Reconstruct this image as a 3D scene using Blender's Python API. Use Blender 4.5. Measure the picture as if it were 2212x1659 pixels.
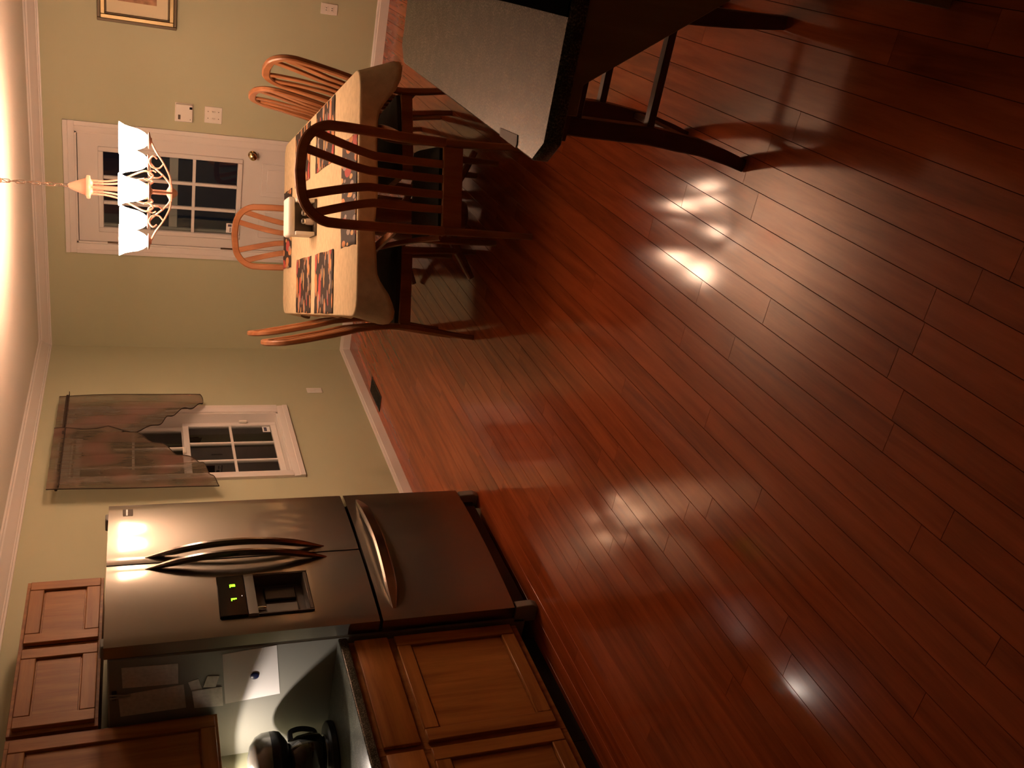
import bpy, bmesh, math, random
from mathutils import Vector, Matrix
random.seed(7)
sc = bpy.context.scene
for o in list(bpy.data.objects): bpy.data.objects.remove(o, do_unlink=True)
C = sc.collection
R = math.radians

# ------------------------------------------------------------------ camera (the phone was held sideways)
PIT, YAW, ROLL, FPX, CAMZ = 0.391, 0.4869, 0.0011, 1981.24, 1.6688
F = Vector((-math.sin(YAW)*math.cos(PIT), math.cos(YAW)*math.cos(PIT), -math.sin(PIT)))
Rt = Vector((math.cos(YAW), math.sin(YAW), 0)); Up = Rt.cross(F)
R2 = math.cos(ROLL)*Rt + math.sin(ROLL)*Up; U2 = -math.sin(ROLL)*Rt + math.cos(ROLL)*Up
cd = bpy.data.cameras.new('camera'); cam = bpy.data.objects.new('camera', cd); C.objects.link(cam)
cd.sensor_fit = 'HORIZONTAL'; cd.sensor_width = 36; cd.lens = FPX/2212*36; cd.clip_start = .02
m = Matrix((-U2, R2, -F)).transposed().to_4x4(); m.translation = Vector((0, 0, CAMZ)); cam.matrix_world = m
sc.camera = cam

# ------------------------------------------------------------------ world: night outside
w = bpy.data.worlds.new('night'); sc.world = w; w.use_nodes = True
w.node_tree.nodes['Background'].inputs[0].default_value = (.0035, .0045, .007, 1)
w.node_tree.nodes['Background'].inputs[1].default_value = 1.0
sc.view_settings.view_transform = 'Standard'; sc.view_settings.look = 'None'
sc.view_settings.gamma = 1; sc.view_settings.use_curve_mapping = False
sc.view_settings.exposure = 0.0
CH_STRENGTH = 62.0      # frosted chandelier glasses
BULB_STRENGTH = 1150.0   # bare bulbs inside the glasses
PUCK_STRENGTH = 4300.0   # puck lamp under the wall cabinet
WARM = (1.0, .62, .41)

XL, YB, CEIL = -3.319, 6.874, 2.312
XR, YF = 3.4, -2.4

# ------------------------------------------------------------------ materials
def newmat(name):
    mt = bpy.data.materials.new(name); mt.use_nodes = True
    nt = mt.node_tree; return mt, nt, nt.nodes, nt.links, nt.nodes['Principled BSDF']
def plain(name, col, rough=.5, metal=0, spec=.5, bump=0, bscale=200, coat=0, var=0, vscale=8):
    mt, nt, N, L, b = newmat(name)
    b.inputs['Base Color'].default_value = (*col, 1); b.inputs['Roughness'].default_value = rough
    b.inputs['Metallic'].default_value = metal; b.inputs['Specular IOR Level'].default_value = spec
    b.inputs['Coat Weight'].default_value = coat
    tc = N.new('ShaderNodeTexCoord')
    if bump:
        n = N.new('ShaderNodeTexNoise'); n.inputs['Scale'].default_value = bscale; n.inputs['Detail'].default_value = 3
        bp = N.new('ShaderNodeBump'); bp.inputs['Strength'].default_value = bump; bp.inputs['Distance'].default_value = .002
        L.new(tc.outputs['Object'], n.inputs['Vector']); L.new(n.outputs[0], bp.inputs['Height']); L.new(bp.outputs[0], b.inputs['Normal'])
    if var:
        n = N.new('ShaderNodeTexNoise'); n.inputs['Scale'].default_value = vscale; n.inputs['Detail'].default_value = 4
        r = N.new('ShaderNodeValToRGB')
        r.color_ramp.elements[0].position = .3; r.color_ramp.elements[1].position = .7
        r.color_ramp.elements[0].color = (*[c*(1-var) for c in col], 1); r.color_ramp.elements[1].color = (*[min(1, c*(1+var)) for c in col], 1)
        L.new(tc.outputs['Object'], n.inputs['Vector']); L.new(n.outputs[0], r.inputs[0]); L.new(r.outputs[0], b.inputs['Base Color'])
    return mt
def emit(name, col, s):
    mt, nt, N, L, b = newmat(name)
    b.inputs['Base Color'].default_value = (*col, 1); b.inputs['Emission Color'].default_value = (*col, 1); b.inputs['Emission Strength'].default_value = s
    return mt
def wood(name, dark, light, axis=2, scale=1.0, rough=.38, coat=0.0, rnd=.25, bump=.12, stretch=14, ringy=.5):
    """grain along an object axis, tone shifted per object"""
    mt, nt, N, L, b = newmat(name)
    tc = N.new('ShaderNodeTexCoord'); oi = N.new('ShaderNodeObjectInfo')
    off = N.new('ShaderNodeVectorMath'); off.operation = 'MULTIPLY_ADD'; off.inputs[1].default_value = (37, 53, 71)
    L.new(oi.outputs['Random'], off.inputs[0]); L.new(tc.outputs['Object'], off.inputs[2])
    mp = N.new('ShaderNodeMapping'); s = [stretch*scale]*3; s[axis] = 1.0*scale; mp.inputs['Scale'].default_value = s
    L.new(off.outputs[0], mp.inputs[0])
    n1 = N.new('ShaderNodeTexNoise'); n1.inputs['Scale'].default_value = 1.6; n1.inputs['Detail'].default_value = 5; n1.inputs['Distortion'].default_value = .8
    n2 = N.new('ShaderNodeTexNoise'); n2.inputs['Scale'].default_value = 14; n2.inputs['Detail'].default_value = 3
    wv = N.new('ShaderNodeMath'); wv.operation = 'MULTIPLY'; wv.inputs[1].default_value = 40
    sn = N.new('ShaderNodeMath'); sn.operation = 'SINE'
    n3 = N.new('ShaderNodeTexNoise'); n3.inputs['Scale'].default_value = .55; n3.inputs['Detail'].default_value = 1
    for n in (n1, n2, n3): L.new(mp.outputs[0], n.inputs['Vector'])
    L.new(n3.outputs[0], wv.inputs[0]); L.new(wv.outputs[0], sn.inputs[0])
    a = N.new('ShaderNodeMath'); a.operation = 'MULTIPLY_ADD'; a.inputs[1].default_value = .12*ringy; L.new(sn.outputs[0], a.inputs[0]); L.new(n1.outputs[0], a.inputs[2])
    a2 = N.new('ShaderNodeMath'); a2.operation = 'MULTIPLY_ADD'; a2.inputs[1].default_value = .25; L.new(n2.outputs[0], a2.inputs[0]); L.new(a.outputs[0], a2.inputs[2])
    a3 = N.new('ShaderNodeMath'); a3.operation = 'MULTIPLY_ADD'; a3.inputs[1].default_value = rnd; L.new(oi.outputs['Random'], a3.inputs[0]); L.new(a2.outputs[0], a3.inputs[2])
    r = N.new('ShaderNodeValToRGB'); r.color_ramp.elements[0].position = .42; r.color_ramp.elements[1].position = .95
    r.color_ramp.elements[0].color = (*dark, 1); r.color_ramp.elements[1].color = (*light, 1)
    L.new(a3.outputs[0], r.inputs[0]); L.new(r.outputs[0], b.inputs['Base Color'])
    b.inputs['Roughness'].default_value = rough; b.inputs['Coat Weight'].default_value = coat; b.inputs['Coat Roughness'].default_value = .1
    b.inputs['Specular IOR Level'].default_value = .40
    bp = N.new('ShaderNodeBump'); bp.inputs['Strength'].default_value = bump; bp.inputs['Distance'].default_value = .0015
    L.new(a2.outputs[0], bp.inputs['Height']); L.new(bp.outputs[0], b.inputs['Normal'])
    if coat: L.new(bp.outputs[0], b.inputs['Coat Normal'])
    return mt
M = {}
M['wall'] = plain('sage_wall_paint', (.49, .50, .335), .6, spec=.25, bump=.15, bscale=350)
M['ceil'] = plain('ceiling_paint', (.74, .72, .66), .8, spec=.1, bump=.8, bscale=45)
M['trim'] = plain('white_trim_paint', (.74, .70, .66), .35, spec=.4)
M['door'] = plain('white_door_paint', (.70, .665, .63), .38, spec=.4)
M['plate'] = plain('ivory_plastic', (.80, .76, .68), .35)
M['floor'] = wood('oak_floor', (.20, .040, .011), (.37, .080, .023), axis=1, rough=.115, rnd=.20, bump=.035, coat=.0, stretch=13)
M['sub'] = plain('dark_subfloor', (.012, .007, .005), .9)
M['oak'] = wood('honey_oak', (.24, .084, .015), (.45, .19, .042), axis=2, rough=.42, rnd=.08, bump=.08)
M['oak_h'] = wood('honey_oak_across', (.24, .084, .015), (.45, .19, .042), axis=1, rough=.42, rnd=.08, bump=.08)
M['chair'] = wood('chair_wood', (.24, .085, .030), (.42, .18, .075), axis=2, rough=.3, rnd=.06, bump=.03, stretch=8)
M['tablewood'] = wood('table_wood', (.22, .075, .035), (.40, .16, .075), axis=2, rough=.35, rnd=.05, bump=.03, stretch=8)
M['stool'] = wood('dark_stool_wood', (.085, .030, .016), (.15, .055, .028), axis=2, rough=.4, rnd=.05, bump=.03, stretch=8)
M['island'] = wood('island_brown_wood', (.30, .17, .075), (.42, .25, .12), axis=2, rough=.5, rnd=.05, bump=.03)
M['seat'] = plain('black_seat_fabric', (.018, .020, .017), .75, bump=.5, bscale=500)
M['bronze'] = plain('copper_bronze', (.36, .17, .12), .42, metal=.4)
M['chain'] = plain('dark_chain_metal', (.10, .07, .05), .4, metal=.5)
M['brass'] = plain('polished_brass', (.75, .58, .30), .12, metal=1)
M['chrome'] = plain('chrome', (.8, .8, .8), .12, metal=1)
M['hinge'] = plain('dark_hinge', (.12, .08, .05), .4, metal=.8)
M['dispblack'] = plain('black_gloss_panel', (.006, .006, .006), .12)
M['blackpl'] = plain('black_plastic', (.012, .012, .012), .3)
M['recess'] = plain('grey_brown_plastic', (.10, .085, .07), .35)
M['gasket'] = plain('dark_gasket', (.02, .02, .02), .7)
M['fridgeside'] = plain('grey_textured_steel', (.24, .24, .21), .5, spec=.4, bump=.3, bscale=700)
M['handle'] = plain('handle_steel', (.36, .33, .30), .18, metal=1)
M['paper'] = plain('white_paper', (.80, .79, .78), .8, spec=.2)
M['paper2'] = plain('printed_paper', (.62, .60, .55), .8, spec=.2, var=.12, vscale=60)
M['blue'] = plain('dark_blue_magnet', (.02, .03, .12), .3)
M['ink'] = plain('dark_print', (.05, .05, .09), .7)
M['cloth'] = plain('cream_tablecloth', (.60, .49, .31), .85, spec=.15, bump=.4, bscale=260, var=.10, vscale=30)
M['napkin'] = plain('white_napkin_caddy', (.85, .83, .78), .5, bump=.2, bscale=300)
M['caddydark'] = plain('caddy_recess_brown', (.10, .075, .05), .6)
M['salt'] = plain('white_salt_glass', (.62, .56, .50), .25, var=.1, vscale=90)
M['pepper'] = plain('brown_pepper_glass', (.16, .09, .06), .22, var=.3, vscale=120)
M['frame_gold'] = plain('gilded_frame', (.36, .27, .13), .35, metal=.7, bump=.4, bscale=180)
M['frame_dark'] = plain('dark_gilt_edge', (.11, .075, .035), .45, metal=.3)
M['mat_cream'] = plain('cream_mat_board', (.78, .68, .46), .8)
M['art'] = plain('brown_print', (.42, .22, .12), .7, var=.45, vscale=18)
M['vent'] = plain('dark_bronze_register', (.022, .018, .013), .5, metal=.3)
M['silver'] = plain('silver_trim', (.40, .38, .35), .4, metal=.7)
M['greydome'] = plain('grey_metal_dome', (.30, .30, .27), .22, metal=.8)
M['coffee'] = plain('coffee_brown', (.06, .022, .010), .15)
M['green'] = emit('green_led', (.28, 1.0, .02), 2.6)
M['whiteled'] = emit('white_indicator', (1, .95, .85), .7)
M['lampglass'] = emit('lit_frosted_glass', WARM, CH_STRENGTH)
M['bulb'] = emit('lit_bulb', WARM, BULB_STRENGTH)
M['puckglow'] = emit('lit_puck_lens', (1, .83, .70), PUCK_STRENGTH)
M['matmat'] = plain('black_counter_mat', (.006, .006, .005), 1.0, spec=0, bump=.8, bscale=140)
M['patch'] = plain('brown_patch', (.20, .13, .09), .6)
M['storm'] = plain('storm_door_frame', (.65, .65, .65), .5)

def counter_mat():
    mt, nt, N, L, b = newmat('dark_speckled_laminate')
    tc = N.new('ShaderNodeTexCoord')
    n = N.new('ShaderNodeTexNoise'); n.inputs['Scale'].default_value = 260; n.inputs['Detail'].default_value = 2
    n2 = N.new('ShaderNodeTexNoise'); n2.inputs['Scale'].default_value = 30; n2.inputs['Detail'].default_value = 4
    r = N.new('ShaderNodeValToRGB'); cr = r.color_ramp
    cr.elements[0].position = .36; cr.elements[0].color = (.010, .012, .009, 1)
    e = cr.elements.new(.52); e.color = (.055, .060, .045, 1)
    cr.elements[-1].position = .70; cr.elements[-1].color = (.26, .25, .19, 1)
    mx = N.new('ShaderNodeMath'); mx.operation = 'MULTIPLY_ADD'; mx.inputs[1].default_value = .3
    sub = N.new('ShaderNodeMath'); sub.operation = 'SUBTRACT'; sub.inputs[1].default_value = .15
    L.new(tc.outputs['Object'], n.inputs['Vector']); L.new(tc.outputs['Object'], n2.inputs['Vector'])
    L.new(n2.outputs[0], mx.inputs[0]); L.new(n.outputs[0], mx.inputs[2]); L.new(mx.outputs[0], sub.inputs[0])
    L.new(sub.outputs[0], r.inputs[0]); L.new(r.outputs[0], b.inputs['Base Color'])
    b.inputs['Roughness'].default_value = .28; b.inputs['Specular IOR Level'].default_value = .36
    bp = N.new('ShaderNodeBump'); bp.inputs['Strength'].default_value = .25; bp.inputs['Distance'].default_value = .0006
    L.new(n.outputs[0], bp.inputs['Height']); L.new(bp.outputs[0], b.inputs['Normal'])
    return mt
M['counter'] = counter_mat()

def steel_mat():
    mt, nt, N, L, b = newmat('brushed_stainless')
    t = N.new('ShaderNodeTangent'); t.direction_type = 'RADIAL'; t.axis = 'Z'
    tc = N.new('ShaderNodeTexCoord'); mp = N.new('ShaderNodeMapping'); mp.inputs['Scale'].default_value = (3, 3, 500)
    n = N.new('ShaderNodeTexNoise'); n.inputs['Scale'].default_value = 1.5; n.inputs['Detail'].default_value = 2
    L.new(tc.outputs['Object'], mp.inputs[0]); L.new(mp.outputs[0], n.inputs['Vector'])
    bp = N.new('ShaderNodeBump'); bp.inputs['Strength'].default_value = .04; bp.inputs['Distance'].default_value = .0004
    L.new(n.outputs[0], bp.inputs['Height'])
    b2 = N.new('ShaderNodeBsdfPrincipled'); mx = N.new('ShaderNodeMixShader'); mx.inputs[0].default_value = .62
    for q, rg, an in ((b, .080, .5), (b2, .30, .75)):
        q.inputs['Base Color'].default_value = (.36, .33, .28, 1); q.inputs['Metallic'].default_value = 1
        q.inputs['Roughness'].default_value = rg; q.inputs['Anisotropic'].default_value = an; q.inputs['Anisotropic Rotation'].default_value = .25
        L.new(t.outputs[0], q.inputs['Tangent']); L.new(bp.outputs[0], q.inputs['Normal'])
    L.new(b.outputs[0], mx.inputs[1]); L.new(b2.outputs[0], mx.inputs[2]); L.new(mx.outputs[0], N['Material Output'].inputs['Surface'])
    return mt
M['steel'] = steel_mat()

def glass_mat(name, tint, alpha, rough=.02):
    """thin pane: mirror by fresnel over clear"""
    mt, nt, N, L, b = newmat(name)
    tr = N.new('ShaderNodeBsdfTransparent'); tr.inputs[0].default_value = (*tint, 1)
    gl = N.new('ShaderNodeBsdfGlossy'); gl.inputs['Roughness'].default_value = rough
    fr = N.new('ShaderNodeFresnel'); fr.inputs[0].default_value = 1.5
    ad = N.new('ShaderNodeMath'); ad.operation = 'ADD'; ad.inputs[1].default_value = alpha
    mx = N.new('ShaderNodeMixShader'); L.new(fr.outputs[0], ad.inputs[0]); L.new(ad.outputs[0], mx.inputs[0])
    L.new(tr.outputs[0], mx.inputs[1]); L.new(gl.outputs[0], mx.inputs[2])
    L.new(mx.outputs[0], N['Material Output'].inputs['Surface'])
    return mt
M['pane'] = glass_mat('window_glass', (.85, .87, .85), .03)
M['clear'] = glass_mat('carafe_glass', (.55, .50, .40), .06)

def curtain_mat():
    mt, nt, N, L, b = newmat('sheer_brown_curtain')
    tc = N.new('ShaderNodeTexCoord'); mp = N.new('ShaderNodeMapping'); mp.inputs['Scale'].default_value = (1, 4, 3.6)
    n = N.new('ShaderNodeTexNoise'); n.inputs['Scale'].default_value = 1.5; n.inputs['Detail'].default_value = 0.5
    L.new(tc.outputs['Object'], mp.inputs[0]); L.new(mp.outputs[0], n.inputs['Vector'])
    r = N.new('ShaderNodeValToRGB'); cr = r.color_ramp
    cr.elements[0].position = .40; cr.elements[0].color = (.14, .110, .072, 1)
    e = cr.elements.new(.55); e.color = (.19, .13, .09, 1)
    cr.elements[-1].position = .70; cr.elements[-1].color = (.24, .135, .10, 1)
    L.new(n.outputs[0], r.inputs[0])
    st = N.new('ShaderNodeTexNoise'); st.inputs['Scale'].default_value = 1; st.inputs['Detail'].default_value = 2
    mp2 = N.new('ShaderNodeMapping'); mp2.inputs['Scale'].default_value = (1, 130, 3); L.new(tc.outputs['Object'], mp2.inputs[0]); L.new(mp2.outputs[0], st.inputs['Vector'])
    df = N.new('ShaderNodeBsdfDiffuse'); tl = N.new('ShaderNodeBsdfTranslucent'); tr = N.new('ShaderNodeBsdfTransparent')
    L.new(r.outputs[0], df.inputs[0]); L.new(r.outputs[0], tl.inputs[0])
    m1 = N.new('ShaderNodeMixShader'); m1.inputs[0].default_value = .3; L.new(df.outputs[0], m1.inputs[1]); L.new(tl.outputs[0], m1.inputs[2])
    rr = N.new('ShaderNodeMapRange'); rr.inputs[3].default_value = .66; rr.inputs[4].default_value = .84; L.new(st.outputs[0], rr.inputs[0])
    m2 = N.new('ShaderNodeMixShader'); L.new(rr.outputs[0], m2.inputs[0]); L.new(tr.outputs[0], m2.inputs[1]); L.new(m1.outputs[0], m2.inputs[2])
    L.new(m2.outputs[0], N['Material Output'].inputs['Surface'])
    return mt
M['curtain'] = curtain_mat()
M['hem'] = plain('dark_curtain_hem', (.040, .024, .014), .9)

def placemat_mat():
    mt, nt, N, L, b = newmat('printed_pepper_placemat')
    tc = N.new('ShaderNodeTexCoord')
    prev = None
    base = (.026, .015, .011)
    cols = [(.50, .21, .08), (.36, .055, .045), (.30, .24, .20), (.55, .32, .13)]
    for i, c in enumerate(cols):
        mp = N.new('ShaderNodeMapping'); mp.inputs['Scale'].default_value = [(15, 6, 1), (9.5, 4.4, 1), (19, 7.5, 1), (22, 8, 1)][i]
        mp.inputs['Location'].default_value = (i*3.7, i*1.9, 0); mp.inputs['Rotation'].default_value = (0, 0, [.25, -.1, -.45, .5][i])
        v = N.new('ShaderNodeTexVoronoi'); v.inputs['Scale'].default_value = 1; v.inputs['Randomness'].default_value = 1
        L.new(tc.outputs['Object'], mp.inputs[0]); L.new(mp.outputs[0], v.inputs['Vector'])
        lt = N.new('ShaderNodeMath'); lt.operation = 'LESS_THAN'; lt.inputs[1].default_value = [.37, .35, .31, .30][i]
        L.new(v.outputs['Distance'], lt.inputs[0])
        sp = N.new('ShaderNodeSeparateColor'); L.new(v.outputs['Color'], sp.inputs[0])
        g = N.new('ShaderNodeMath'); g.operation = 'GREATER_THAN'; g.inputs[1].default_value = [.25, .45, .3, .4][i]; L.new(sp.outputs[0], g.inputs[0])
        an = N.new('ShaderNodeMath'); an.operation = 'MULTIPLY'; L.new(lt.outputs[0], an.inputs[0]); L.new(g.outputs[0], an.inputs[1])
        mx = N.new('ShaderNodeMix'); mx.data_type = 'RGBA'; L.new(an.outputs[0], mx.inputs[0])
        if prev is None: mx.inputs[6].default_value = (*base, 1)
        else: L.new(prev, mx.inputs[6])
        mx.inputs[7].default_value = (*c, 1); prev = mx.outputs[2]
    L.new(prev, b.inputs['Base Color']); b.inputs['Roughness'].default_value = .8
    return mt
M['placemat'] = placemat_mat()

# ------------------------------------------------------------------ geometry helpers
class G:
    def __init__(s): s.bm = bmesh.new()
    def box(s, x0, x1, y0, y1, z0, z1, bev=0, seg=1):
        b = bmesh.new(); bmesh.ops.create_cube(b, size=1)
        for v in b.verts: v.co = Vector(((x0+x1)/2+v.co.x*(x1-x0), (y0+y1)/2+v.co.y*(y1-y0), (z0+z1)/2+v.co.z*(z1-z0)))
        if bev: bmesh.ops.bevel(b, geom=b.edges[:], offset=bev, segments=seg, affect='EDGES', profile=.5)
        return s._add(b)
    def _add(s, b, mat=None):
        if mat is not None: b.transform(mat)
        me = bpy.data.meshes.new('t'); b.to_mesh(me); b.free(); s.bm.from_mesh(me); bpy.data.meshes.remove(me); return s
    def raw(s, verts, faces):
        vs = [s.bm.verts.new(v) for v in verts]
        for f in faces:
            try: s.bm.faces.new([vs[i] for i in f])
            except ValueError: pass
        return s
    def sweep(s, pts, prof, ref=(0, 1, 0), scale=None, closed=False, cap=True):
        pts = [Vector(p) for p in pts]; n = len(pts); k = len(prof); ref = Vector(ref); vs = []
        for i, p in enumerate(pts):
            a = pts[(i-1) % n] if (closed or i > 0) else p; c = pts[(i+1) % n] if (closed or i < n-1) else p
            t = (c-a).normalized(); bn = t.cross(ref)
            if bn.length < 1e-5: bn = t.cross(Vector((1, 0, 0)))
            bn.normalize(); nn = bn.cross(t).normalized(); sc_ = scale[i] if scale else 1
            sx, sy = (sc_ if isinstance(sc_, tuple) else (sc_, sc_))
            for (u, v) in prof: vs.append(p + bn*u*sx + nn*v*sy)
        fs = []
        for i in range(n if closed else n-1):
            j = (i+1) % n
            for q in range(k): r = (q+1) % k; fs.append((i*k+q, i*k+r, j*k+r, j*k+q))
        if cap and not closed: fs.append(tuple(range(k))[::-1]); fs.append(tuple((n-1)*k+q for q in range(k)))
        return s.raw(vs, fs)
    def lathe(s, prof, c=(0, 0, 0), seg=20, axis='z', sx=1, sy=1):
        vs, fs = [], []; k = len(prof)
        for i in range(seg):
            a = 2*math.pi*i/seg
            for (r, z) in prof:
                x, y = r*math.cos(a)*sx, r*math.sin(a)*sy
                p = (x, y, z) if axis == 'z' else ((z, x, y) if axis == 'x' else (x, z, y))
                vs.append((c[0]+p[0], c[1]+p[1], c[2]+p[2]))
        for i in range(seg):
            j = (i+1) % seg
            for q in range(k-1): fs.append((i*k+q, j*k+q, j*k+q+1, i*k+q+1))
        if prof[0][0] > 1e-6: fs.append(tuple(i*k for i in range(seg))[::-1])
        if prof[-1][0] > 1e-6: fs.append(tuple(i*k+k-1 for i in range(seg)))
        s.raw(vs, fs); bmesh.ops.remove_doubles(s.bm, verts=s.bm.verts[:], dist=1e-6); return s
    def prism(s, poly, axis, lo, hi, bev=0):
        """2D polygon (in the other two axes, order xyz) extruded along axis"""
        b = bmesh.new(); k = len(poly)
        def P(u, v, t): return (t, u, v) if axis == 0 else ((u, t, v) if axis == 1 else (u, v, t))
        va = [b.verts.new(P(u, v, lo)) for u, v in poly]; vb = [b.verts.new(P(u, v, hi)) for u, v in poly]
        b.faces.new(va[::-1]); b.faces.new(vb)
        for i in range(k): b.faces.new((va[i], va[(i+1) % k], vb[(i+1) % k], vb[i]))
        bmesh.ops.recalc_face_normals(b, faces=b.faces[:])
        if bev: bmesh.ops.bevel(b, geom=b.edges[:], offset=bev, segments=1, affect='EDGES')
        return s._add(b)
    def xf(s, mat): s.bm.transform(mat); return s
    def obj(s, name, mat, parent=None, off=None, smooth=38, loc=None, rot=None):
        if off is not None: s.bm.transform(Matrix.Translation(-Vector(off)))
        bmesh.ops.recalc_face_normals(s.bm, faces=s.bm.faces[:])
        me = bpy.data.meshes.new(name); s.bm.to_mesh(me); s.bm.free()
        if smooth:
            me.polygons.foreach_set('use_smooth', [True]*len(me.polygons)); me.set_sharp_from_angle(angle=R(smooth))
        o = bpy.data.objects.new(name, me); C.objects.link(o); me.materials.append(M[mat] if isinstance(mat, str) else mat)
        if parent: o.parent = parent
        if loc is not None: o.location = loc
        if rot is not None: o.rotation_euler = rot
        return o
def tag(o, label=None, cat=None, group=None, kind=None):
    if label: o['label'] = label
    if cat: o['category'] = cat
    if group: o['group'] = group
    if kind: o['kind'] = kind
    return o
def thing(name, label, cat, loc=(0, 0, 0), rotz=0, group=None, kind=None):
    o = bpy.data.objects.new(name, None); C.objects.link(o); o.empty_display_size = .1
    o.location = loc; o.rotation_euler = (0, 0, rotz); return tag(o, label, cat, group, kind)
def copy_tree(o, parent=None):
    c = o.copy(); C.objects.link(c); c.parent = parent
    for ch in list(o.children): copy_tree(ch, c)
    return c
def circ(r, n=8, ph=0): return [(r*math.cos(2*math.pi*i/n+ph), r*math.sin(2*math.pi*i/n+ph)) for i in range(n)]
def rect(a, b, c=.3):
    """rounded rectangle profile, half sizes a b"""
    k = min(a, b)*c
    return [(a-k, -b), (a, -b+k), (a, b-k), (a-k, b), (-a+k, b), (-a, b-k), (-a, -b+k), (-a+k, -b)]
def smooth_tab(tab, x):
    P = catmull([(a, b, 0) for a, b in sorted(tab)], 8); return lerp_tab([(p.x, p.y) for p in P], x)
def lerp_tab(tab, x):
    tab = sorted(tab)
    if x <= tab[0][0]: return tab[0][1]
    for (a, fa), (b, fb) in zip(tab, tab[1:]):
        if x <= b: t = (x-a)/(b-a); return fa+(fb-fa)*t
    return tab[-1][1]
def catmull(P, n=6):
    P = [Vector(p) for p in P]; out = []
    for i in range(len(P)-1):
        p0 = P[i-1] if i > 0 else P[0]*2-P[1]; p1, p2 = P[i], P[i+1]; p3 = P[i+2] if i+2 < len(P) else P[-1]*2-P[-2]
        for k in range(n):
            t = k/n; out.append(.5*((2*p1)+(p2-p0)*t+(2*p0-5*p1+4*p2-p3)*t*t+(3*p1-p0-3*p2+p3)*t**3))
    out.append(P[-1]); return out
def to_px(P):
    d = Vector(P)-Vector((0, 0, CAMZ)); z = d.dot(F)
    if z < .05: return None
    return (1106-FPX*d.dot(U2)/z, 829.5-FPX*d.dot(R2)/z)

# ------------------------------------------------------------------ the room
T = .14
floor = G().box(XL-T, XR+T, YF-T, YB+T, -.14, -.0185).obj('floor', 'sub', smooth=0)
tag(floor, 'reddish brown oak strip floor running away from the camera', 'floor', kind='structure')
# planks: strips run along y, 82.6 mm wide; a strip edge at x = -.447
PW = .0826
kmin = math.floor((XL+.447)/PW); kmax = math.ceil((.95+.447)/PW)
LENS = [.55, .72, .90, 1.10, 1.32, 1.56, 1.80, 2.05]
def plank_mesh(Ln, W):
    h, c = W/2-.0005, .0006; l = Ln/2-.0002
    v = []; f = []
    for (a, b_, z) in ((l-.0005, h-c, 0), (l, h, -.0007), (l, h, -.018)):
        v += [(-b_, -a, z), (b_, -a, z), (b_, a, z), (-b_, a, z)]
    f.append((0, 1, 2, 3))
    for q in range(2):
        for i in range(4): j = (i+1) % 4; f.append((q*4+i, (q+1)*4+i, (q+1)*4+j, q*4+j))
    f.append((11, 10, 9, 8))
    me = bpy.data.meshes.new('plank'); me.from_pydata(v, [], f); me.update(); me.materials.append(M['floor']); return me
cache = {}
planks = []
fixed = {-3: 2.559, -6: 2.33, -2: 2.185}     # strips whose butt joint shows in the photograph
for k in range(kmin, kmax):
    x0, x1 = max(-.447+k*PW, XL+.002), -.447+(k+1)*PW
    if x1-x0 < .01: continue
    y = YB-.003-random.choice([0, .1, .2, .3])
    segs = []; top = YB-.003
    if y < top: segs.append((y, top))
    while y > YF+.01:
        Ln = random.choice(LENS); y0 = max(y-Ln, YF+.005)
        segs.append((y0, y)); y = y0
    if k in fixed:
        j = min((s for s in segs), key=lambda s_: abs(s_[0]-fixed[k]))[0]; d = fixed[k]-j
        segs = [((a+d if a > YF+.02 else a), (b+d if b < top-.001 else b)) for a, b in segs]
    for a, b in segs: planks.append((x0, x1, a, b))
def seen(pl):
    x0, x1, a, b = pl; n = 0; ar = 0
    for i in range(12):
        y = a+(b-a)*(i+.5)/12; p = to_px(((x0+x1)/2, y, 0))
        if p and -20 < p[0] < 2232 and -20 < p[1] < 1679:
            d = (Vector(((x0+x1)/2, y, 0))-Vector((0, 0, CAMZ))).length; ar += (b-a)/12/(d**3)
    return ar
planks.sort(key=seen, reverse=True)
rest = bmesh.new()
for i, (x0, x1, a, b) in enumerate(planks):
    key = (round(b-a, 3), round(x1-x0, 4))
    if key not in cache: cache[key] = plank_mesh(b-a, x1-x0)
    me = cache[key]; rot = (R(random.uniform(-.10, .10)), R(random.uniform(-.22, .22)), 0)
    if i < 296 and seen((x0, x1, a, b)) > 0:
        o = bpy.data.objects.new('plank', me); C.objects.link(o); o.parent = floor
        o.location = ((x0+x1)/2, (a+b)/2, 0); o.rotation_euler = (0, rot[1], 0)
    else:
        t = bmesh.new(); t.from_mesh(me); t.transform(Matrix.Translation(((x0+x1)/2, (a+b)/2, -.0002)))
        mm = bpy.data.meshes.new('t'); t.to_mesh(mm); t.free(); rest.from_mesh(mm); bpy.data.meshes.remove(mm)
# the strips under the far side of the island go on as plain boards
xx = -.447+kmax*PW
while xx < XR:
    g_ = bmesh.new(); bmesh.ops.create_cube(g_, size=1)
    for v in g_.verts: v.co = Vector((xx+PW/2+v.co.x*(PW-.001), (YF+YB)/2+v.co.y*(YB-YF-.01), -.0095+v.co.z*.018))
    mm = bpy.data.meshes.new('t'); g_.to_mesh(mm); g_.free(); rest.from_mesh(mm); bpy.data.meshes.remove(mm); xx += PW
mr = bpy.data.meshes.new('far_planks'); rest.to_mesh(mr); rest.free(); mr.materials.append(M['floor'])
ro = bpy.data.objects.new('far_planks', mr); C.objects.link(ro); ro.parent = floor; ro['kind'] = 'stuff'

ceil = G().box(XL-T, XR+T, YF-T, YB+T, CEIL, CEIL+.1).obj('ceiling', 'ceil', smooth=0)
tag(ceil, 'cream textured ceiling lit brightly above the chandelier', 'ceiling', kind='structure')
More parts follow.
